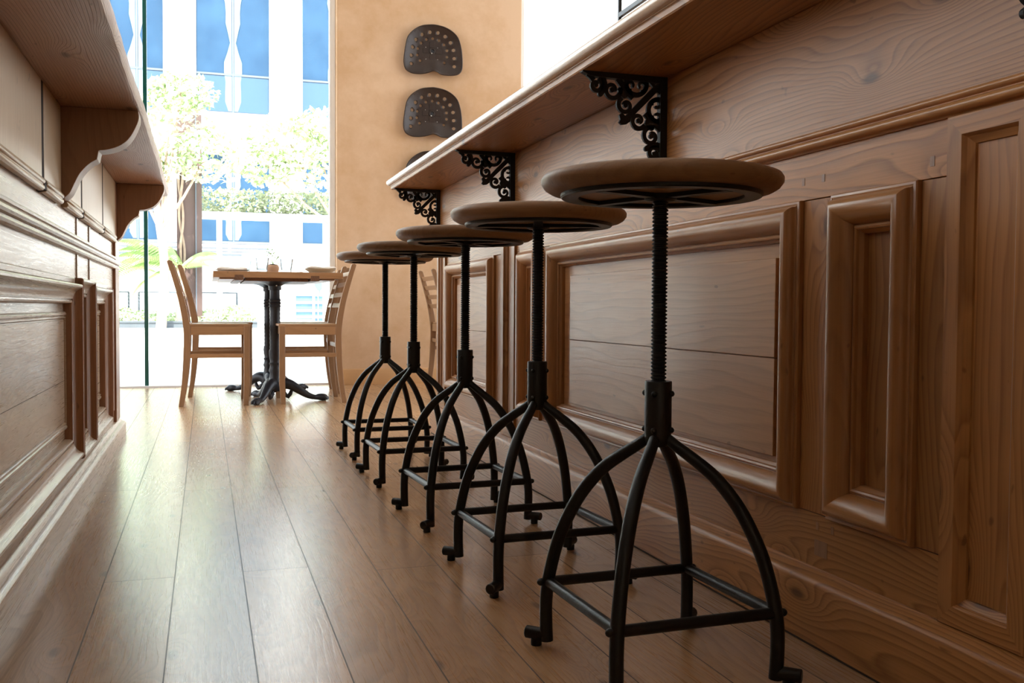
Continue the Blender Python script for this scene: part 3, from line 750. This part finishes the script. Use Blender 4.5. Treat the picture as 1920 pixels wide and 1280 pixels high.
# ------------------------------------------------------------------ table on two cast-iron pedestals
TB = thing('dining_table', 'light oak table on two black claw-foot pedestals by the window', 'table', (.385, 5.98, 0))
MB().box(-.343, .372, -.42, .58, .707, .742).build('tabletop', 'oak_x', TB, bevel=.002)
for x in (-.205, .213):
    MB().box(x-.024, x+.024, -.4225, .56, .692, .722).build('runner', 'darkoak', TB, bevel=.001)
MB().box(-.17, .18, -.36, .52, .690, .7065).build('underframe', 'darkoak', TB, bevel=.001)
for x in (-.27, .29): MB().box(x-.04, x+.04, -.36, .52, .699, .7065).build('under_batten', 'oak_x', TB, bevel=.001)
def pedestal(y):
    col = [(.036, .055), (.046, .07), (.040, .10), (.034, .13), (.030, .16), (.036, .175), (.031, .19), (.029, .205), (.034, .215), (.028, .225), (.032, .245), (.035, .27), (.034, .29)]
    z = .30
    while z < .53: col += [(.0285, z), (.031, z+.012)]; z += .024
    col += [(.030, .54), (.034, .548), (.030, .556), (.035, .566), (.030, .574), (.034, .584), (.029, .592), (.028, .64), (.036, .642), (.036, .665), (.042, .668), (.060, .678), (.105, .6895)]
    c = MB().lathe(col, (0, y, 0), 28).build('pedestal', 'cast', TB, angle=50)
    MB().ball((.006, y-.0415, .667), .0045, 8, 5).build('screw', 'bolt', c)
    for k in range(3):
        a = math.radians((245, -15, 110)[k] if y < 0 else (147, 35, 268)[k]); ca, sa = math.cos(a), math.sin(a)
        path = bez([(.015, 0, .080), (.055, 0, .098), (.095, 0, .088), (.140, 0, .060), (.185, 0, .033), (.225, 0, .020), (.255, 0, .021), (.280, 0, .018), (.296, 0, .015)], 4)
        rad = []
        for i in range(len(path)):
            q = i/(len(path)-1); rad.append(.038-.024*min(1, q/.62)+(.008*math.sin(min(1, max(0, (q-.66)/.34))*PI*.85)))
        m = MB(); k0 = len(m.v); m.tube([(p.x, 0, p.z) for p in path], rad, 12)
        m.v = [(p[0], p[1]*1.0, max(0.0006, p[2])) for p in m.v]
        for s in (-1, 0, 1):                                     # toes of the claw foot
            m.tube([(.262, s*.008, .022), (.284, s*.014, .024), (.300, s*.017, .015), (.305, s*.018, .007)], [.008, .0095, .0085, .005], 8)
        m.tube([(.03, 0, .070), (.06, 0, .030), (.075, 0, .024), (.088, 0, .040), (.10, 0, .075)], [.012, .014, .014, .012, .008], 8)
        m.v = [(p[0]*ca-p[1]*sa, p[0]*sa+p[1]*ca+y, max(.0003, p[2])) for p in m.v]
        m.build('claw_leg', 'cast', c, angle=50)
pedestal(-.26); pedestal(.30)

TZ = .7422
def glass(x, y, h, r, lab):
    t = thing('drinking_glass', lab, 'glass', (x, y, TZ), 0, 'fluted tumblers on the table')
    fl = lambda q, j: 1+.035*math.cos(12*q)
    prof = [(r*.70, .0005), (r*.74, .006), (r*.78, .02), (r*.88, h*.55), (r, h-.002), (r*.985, h), (r*.93, h-.004), (r*.80, h*.5), (r*.70, .022), (r*.66, .014), (.001, .012)]
    MB().lathe(prof, n=48, flute=fl).build('bowl', 'tumbler', t, angle=60)
glass(-.073+.385, 5.70, .082, .039, 'fluted tumbler left of the clay pot on the table')
glass(.063+.385, 5.70, .080, .038, 'fluted tumbler right of the clay pot on the table')
glass(.235, 6.10, .085, .037, 'faint tall tumbler further back at the table left')
pp = thing('potted_seedling', 'small leafy seedling in a round clay pot on the table', 'potted plant', (.382, 5.86, TZ))
MB().lathe([(.024, .0), (.031, .004), (.036, .018), (.0375, .034), (.035, .046), (.031, .050), (.029, .047)], n=24).build('pot', 'clay', pp)
MB().lathe([(.0305, .044), (.028, .053), (.012, .056), (.001, .057)], n=16).build('soil', 'soil', pp)
st = MB(); lf = MB()
for k, (dx, dy, h) in enumerate([(-.030, 0, .150), (-.012, .01, .135), (.022, -.01, .118), (.035, .005, .102), (.008, .02, .140)]):
    st.tube(bez([(0, 0, .05), (dx*.4, dy, .05+(h-.05)*.5), (dx, dy*1.5, h)], 4), .0013, 6)
    for j in range(5):
        a = j*1.9+k; c = Vector((dx*(.7+.1*j), dy*1.5, h-.012*j)); d = Vector((math.cos(a), math.sin(a)*.6, .25)).normalized(); s_ = d.cross(Vector((0, 0, 1))).normalized()
        L_ = .024; lf.add([c, c+d*L_*.5+s_*.008+Vector((0, 0, .003)), c+d*L_, c+d*L_*.5-s_*.008+Vector((0, 0, .003)), c+d*L_*.5+Vector((0, 0, -.001))], [(0, 1, 4), (1, 2, 4), (2, 3, 4), (3, 0, 4)])
st.build('stem', 'leaf', pp); lf.build('foliage', 'leaf', pp)
def plate(x, y, r, mat, prof, name, lab):
    return tag(place(MB().lathe([(a*r, b) for a, b in prof], n=40), name, mat, (x, y, TZ)), lab, 'plate')
def place(mb, name, mat, loc, rz=0):
    o = mb.build(name, mat); o.location = loc; o.rotation_euler.z = rz; return o
PLP = [(.001, 0), (.6, 0), (.62, .001), (.95, .010), (1.0, .012), (.99, .0145), (.93, .013), (.6, .005), (.001, .004)]
plate(.150, 5.74, .098, 'ceramic', PLP, 'plate', 'flat pale plate at the left place setting, under a napkin')
BWP = [(.001, 0), (.62, 0), (.64, .002), (.90, .018), (1.0, .025), (.99, .028), (.90, .023), (.6, .008), (.001, .006)]
plate(.648, 5.74, .092, 'stoneware', BWP, 'plate', 'cream deep plate at the right place setting, under a napkin')
def napkin(x, y, w, d, z, lab, rz=0):
    m = MB(); nx, ny = 14, 8; top = []; 
    for j in range(ny+1):
        for i in range(nx+1):
            u, v = i/nx, j/ny
            e = min(u, 1-u, v, 1-v)
            top.append(((u-.5)*w, (v-.5)*d, .0085*min(1, e/.10)**.5+.003*math.sin(u*7+v*3)+.002*math.sin(v*11+1)))
    k = len(top); vs = top + [(a, b, -.001) for a, b, c in top]
    fs = []
    for j in range(ny):
        for i in range(nx):
            q = j*(nx+1)+i; fs += [(q, q+1, q+nx+2, q+nx+1), (q+k, q+nx+1+k, q+nx+2+k, q+1+k)]
    b = [i for i in range(nx+1)] + [j*(nx+1)+nx for j in range(1, ny+1)] + [ny*(nx+1)+i for i in range(nx-1, -1, -1)] + [j*(nx+1) for j in range(ny-1, 0, -1)]
    for i in range(len(b)): fs.append((b[i], b[(i+1) % len(b)], b[(i+1) % len(b)]+k, b[i]+k))
    m.add(vs, fs); return tag(place(m, 'folded_napkin', 'linen', (x, y, z), rz), lab, 'napkin', 'folded napkins on the plates')
napkin(.146, 5.74, .165, .15, TZ+.0162, 'folded linen napkin on the left plate')
napkin(.650, 5.74, .165, .16, TZ+.0300, 'thick folded linen napkin on the right deep plate')
def cutlery(kind, loc, rz, tilt, lab):
    t = thing(kind, lab, kind.replace('table_', ''), loc, rz); t.rotation_euler = (0, tilt, rz)
    if kind == 'fork':
        MB().prism([(-.09, -.004), (.02, -.002), (.035, -.008), (.060, -.008), (.060, .008), (.035, .008), (.02, .002), (-.09, .004)], 0, .002, 'xy').build('handle', 'steel', t)
        m = MB()
        for k in range(4): m.box(.058, .090, -.0078+k*.0044, -.0052+k*.0044, 0, .0018)
        m.build('tines', 'steel', t)
    else:
        MB().prism([(-.1, -.006), (0, -.005), (0, .005), (-.1, .006)], 0, .004, 'xy').build('handle', 'steel', t)
        MB().prism([(0, -.005), (.09, -.007), (.105, .002), (.09, .006), (0, .005)], .001, .003, 'xy').build('blade', 'steel', t)
cutlery('fork', (.245, 5.76, TZ+.0195), .15, -.28*0, 'steel fork leaning beside the left napkin')
cutlery('fork', (.530, 5.62, TZ+.001), 1.2, 0, 'steel fork lying left of the deep plate')
cutlery('knife', (.525, 5.80, TZ+.001), 1.45, 0, 'steel knife lying left of the deep plate, behind the fork')

# ------------------------------------------------------------------ outside
struct(MB().box(-60, 60, 6.98, 90, -.13, -.01).build('ground', 'paving'))
# office block
OB = thing('office_building', 'white office block with blue windows across the court', 'building', (0, 40, 0))
fac = MB(); rows = [(-.01, 3.17), (4.70, 8.25), (12.2, 26)]
fac = MB()
cols = [(-13.4, -10.6), (-8.4, -5.6), (-3.46, -1.52), (-.30, 2.50), (3.80, 6.60)]
levels = [(3.10, 6.60), (8.25, 13.8), (15.2, 20.8)]
zs = [-.01] + [z for lv in levels for z in lv] + [24]
for i in range(0, len(zs), 2): fac.box(-22, 28, 0, .6, zs[i], zs[i+1])
xs = [-22] + [x for c in cols for x in c] + [28]
for (za, zb) in levels:
    for i in range(0, len(xs), 2): fac.box(xs[i], xs[i+1], 0, .6, za, zb)
fac.box(-22, 28, .6, 12, -.01, 24)
fac.build('wall', 'facade', OB)
for (x0, x1) in cols:
    for (za, zb) in levels:
        w = MB().box(x0, x1, .30, .36, za, zb).build('window', 'office_glass', OB)
        mu = MB(); xm = (x0+x1)/2
        mu.box(xm-.035, xm+.035, .24, .301, za+.002, zb)
        mid = za+(1.55 if zb-za > 4 else 1.2); mu.box(x0, x1, .245, .30, mid-.04, mid+.04).box(x0, x1, .247, .30, za+.005, za+.07)
        mu.build('mullion', 'rail', w)
        MB().box(x0+.02, x1-.02, .27, .298, za+.08, mid-.05).build('spandrel', 'spandrel' if za > 4 else 'office_glass', w)
        cu = MB(); wv_ = .30
        for side, cx in ((0, xm-.02), (1, xm+.02)):
            s = -1 if side == 0 else 1; n = 14; vs = []
            for k in range(n+1):
                q = k/n; z = mid+(zb-mid)*q if False else za+.1+(zb-za-.12)*q
                pinch = .10+.22*abs(math.sin(q*PI*1.7+.3))+.05*math.sin(q*23)
                vs += [(cx+s*.03, .262, z), (cx+s*(pinch), .262, z), (cx+s*(pinch), .27, z), (cx+s*.03, .27, z)]
            fs = [(k*4+j, k*4+(j+1) % 4, (k+1)*4+(j+1) % 4, (k+1)*4+j) for k in range(n) for j in range(4)]
            cu.add(vs, fs)
        cu.build('curtain', 'curtain', w)
# service pipes and ledge at low level
PG = thing('pipe_rack', 'grey pipes running low along the white office block', 'pipes', (0, 38.5, 0))
m = MB()
for z, r in [(2.97, .035), (2.80, .05), (2.66, .03), (2.56, .09)]: m.tube([(-4.5, 0, z), (1.35 if r > .08 else 2.4, 0, z)], r, 8)
m.build('pipe', 'rail', PG)
m = MB()
for x in (-4.2, -1.5, .9): m.box(x-.05, x+.05, -.05, .05, -.01, 3.02)
m.build('bracket_post', 'facade', PG)
# brown steel column
SC = thing('steel_column', 'tall brown weathered steel column standing in the planting outside', 'column', (-.41, 27, 0))
m = MB().box(-.30, .20, -.12, .12, .10, 5.6); m.build('web', 'corten', SC)
MB().box(.20, .335, -.20, .20, .10, 5.6).build('flange', 'corten', SC)
MB().box(.17, .20, -.21, -.12, .10, 5.6).build('edge_strip', 'rail', SC)
m = MB()
for ph in (0, PI):
    m.tube([(-.17+.05*math.cos(z*3.2+ph)+.03*math.sin(z*1.3), -.17+.04*math.sin(z*3.2+ph), z) for z in [k*.08+.10 for k in range(61)]], .035, 7)
m.build('climbing_stem', 'bark', SC)
# planter with kerb
PB = thing('planter_bed', 'long low slate-grey planter edging the court outside', 'planter', (0, 26, 0))
MB().box(-11, 1.3, 0, .12, -.01, .125).build('kerb', 'planter', PB)
MB().box(-11, 1.3, -.03, .14, .125, .165).build('kerb_cap', 'planter', PB)
MB().box(-11, 1.3, .12, 3.1, -.01, .10).build('soil', 'soil', PB)
def leaves(n, fn, size, seed):
    rnd = random.Random(seed); mb = MB()
    for _ in range(n):
        c = Vector(fn(rnd)); a, b = rnd.uniform(0, 2*PI), rnd.uniform(-1, 1)
        d = Vector((math.cos(a)*math.cos(b), math.sin(a)*math.cos(b), math.sin(b))); s_ = d.orthogonal().normalized()
        s_.rotate(Matrix.Rotation(rnd.uniform(0, 6.3), 3, d)); L_ = size*rnd.uniform(.6, 1.3)
        mb.add([c-d*L_*.5, c+s_*L_*.28, c+d*L_*.5, c-s_*L_*.28], [(0, 1, 2, 3)])
    return mb
def ell(cx, cy, cz, rx, ry, rz):
    def f(r):
        while True:
            p = (r.uniform(-1, 1), r.uniform(-1, 1), r.uniform(-1, 1)); d = sum(q*q for q in p)
            if .25 < d < 1: return (cx+p[0]*rx, cy+p[1]*ry, cz+p[2]*rz)
    return f
def tree(x, y, h, blobs, trunk, mat, lab, seed, size=.2, n=700):
    t = thing('leafy_tree', lab, 'tree', (x, y, 0), 0, 'trees in the court outside')
    m = MB(); m.tube(bez([(0, 0, -.01), (trunk*.6, .05, h*.35), (-trunk*.5, 0, h*.7), (0, 0, h*.95)], 5), [.13-.004*k for k in range(16)], 9)
    for b in blobs: m.tube([(0, 0, h*.55), (b[0]*.5, b[1]*.5, (b[2]+h*.5)/2), (b[0], b[1], b[2])], [.05, .035, .02], 6)
    m.build('trunk', 'bark', t)
    mb = MB()
    for i, b in enumerate(blobs):
        q = leaves(n, ell(*b), size, seed*10+i); mb.add(q.v, q.f)
    mb.build('foliage', mat, t, smooth=False)
tree(-1.05, 25.2, 4.4, [(.2, 0, 4.9, 1.3, .5, 1.0), (1.1, .1, 4.3, 1.1, .4, .7), (-.5, 0, 3.7, .8, .5, .6), (.5, -.1, 5.8, .9, .5, .5)], .15, 'foliage', 'pale sunlit leafy tree beside the brown steel column', 1)
tree(3.55, 26.2, 4.6, [(-1.4, 0, 4.9, 1.3, .6, .8), (-2.0, .1, 4.3, .8, .6, .6), (-.5, 0, 4.3, 1.2, .6, .8), (-.3, 0, 5.4, 1.2, .6, .5)], .1, 'foliage', 'pale sunlit leafy tree seen above the dining table', 2)
tree(-3.6, 30.5, 5, [(0, 0, 4.6, 1.5, 1, 1.2), (-.9, 0, 3.3, 1.2, 1, .9), (.9, 0, 3.4, .9, .8, .7)], .1, 'foliage', 'pale tree behind the green glass edge on the left', 3)
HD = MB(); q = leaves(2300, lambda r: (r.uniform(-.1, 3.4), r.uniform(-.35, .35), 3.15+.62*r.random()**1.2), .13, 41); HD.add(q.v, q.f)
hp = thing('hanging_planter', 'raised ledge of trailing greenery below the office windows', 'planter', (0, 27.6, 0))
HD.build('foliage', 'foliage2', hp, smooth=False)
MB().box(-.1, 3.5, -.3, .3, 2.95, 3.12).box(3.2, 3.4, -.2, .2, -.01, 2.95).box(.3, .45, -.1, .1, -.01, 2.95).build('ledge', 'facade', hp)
# palms
def palm(x, y, zc, fronds, lab, seed):
    rnd = random.Random(seed); t = thing('palm', lab, 'palm', (x, y, 0), 0, 'palms in the planter bed')
    MB().lathe([(.13, .10), (.11, .2), (.12, .5), (.10, .8), (.12, zc)], n=12).build('trunk', 'bark', t)
    for (a, el, L_) in fronds:
        m = MB(); d = Vector((math.cos(a), math.sin(a)*.8, 0)); pts = []
        for k in range(13):
            q = k/12; pts.append(Vector((0, 0, zc)) + d*(L_*q) + Vector((0, 0, L_*(math.sin(el)*q*1.25-.75*q*q))))
        m.tube(pts, [.018-.0011*k for k in range(13)], 5)
        side = Vector((-d.y, d.x, 0)).normalized()
        for k in range(1, 13):
            for sub in (0, .5):
                if k+sub > 12: continue
                c = pts[k] if sub == 0 else (pts[k]+pts[min(12, k+1)])/2
                ll = .46*math.sin(PI*min(.97, (k+sub)/12.5)**.8)*L_/1.4+.08
                for s in (-1, 1):
                    e = c+side*s*ll*.8+d*ll*.55+Vector((0, 0, -ll*.42)); w = Vector((0, 0, .018))+d*.015
                    m.add([c-w, c+w, e, (c+e)/2+Vector((0, 0, .02))], [(0, 3, 2), (0, 1, 3), (1, 2, 3)])
        m.build('frond', 'frond', t, smooth=False)
palm(-.62, 25.2+1.3, 1.55, [(PI*.93, 1.0, 1.5), (PI*.98, .75, 1.7), (PI*1.05, .45, 1.6), (PI*.82, 1.2, 1.3), (PI*1.2, .7, 1.3), (-.15, .95, .85), (-.5, .7, .8), (PI*.6, 1.3, 1.2), (PI*1.1, .1, 1.2), (.3, 1.3, .9), (PI*1.02, 1.25, 1.5)], 'bright green palm spreading left of the brown steel column', 5)
palm(-2.6, 28.2, 1.3, [(k*.8, .8+.3*math.sin(k*2), 1.3) for k in range(8)], 'palm further back, left of the green glass edge', 6)
bs = thing('ground_cover', 'low bright green planting inside the grey planter kerb', 'plants', (0, 26.6, 0)); bs['kind'] = 'stuff'
q = leaves(6500, lambda r: ((lambda xx, yy: (xx, yy, .1+(.22+.12*math.sin(xx*1.7)+.16*yy/2.2)*r.random()))(r.uniform(-7.5, 1.3), r.uniform(-.3, 2.3))), .13, 77)
mb = MB(); mb.add(q.v, q.f); mb.build('foliage', 'foliage', bs, smooth=False)
# railing
RLb = thing('railing', 'thin grey railing standing behind the planter outside', 'railing', (0, 29.2, 0))
m = MB()
for a, b in [(-6.0, -2.05), (-1.80, .9)]: m.box(a, b, -.015, .015, .92, .96)
for x in (-2.07, -1.80, -.25, -4.0, -6, .88): m.box(x-.028, x+.028, -.02, .02, -.01, .94)
m.build('rail', 'rail', RLb)
m = MB().box(-.2, .86, -.012, .012, .45, .86); m.build('infill', 'glass', RLb)
WG = thing('garden_fence', 'white-barred fence with pale blue panels, beyond the table right', 'fence', (3.5, 34, 0))
MB().box(-.50, .06, .05, .09, .12, .98).box(.14, .45, .05, .09, .05, .93).build('blue_panel', 'bluepanel', WG)
m = MB()
for z in (.20, .42, .70, .98): m.box(-2.0, .62, -.02, .03, z-.04, z+.04)
for x in (-2.0, -1.25, -.55, .10, .52): m.box(x-.04, x+.04, -.03, .04, -.01, 1.02)
m.build('bar', 'white', WG)
tag(MB().prism([(-.14, .02), (-.05, -.17), (.0, -.17), (.04, -.30), (.07, -.30), (.07, -.17), (.12, -.12), (.13, .06), (.10, .14), (-.12, .12)], -.03, .03, 'xz').build('banner', 'bluepanel', WG), 'small blue banner above the fence').location = (.27, 0, 1.30)
m = MB().box(.24, .27, -.012, .012, -.01, 1.36); m.build('banner_pole', 'white', WG)
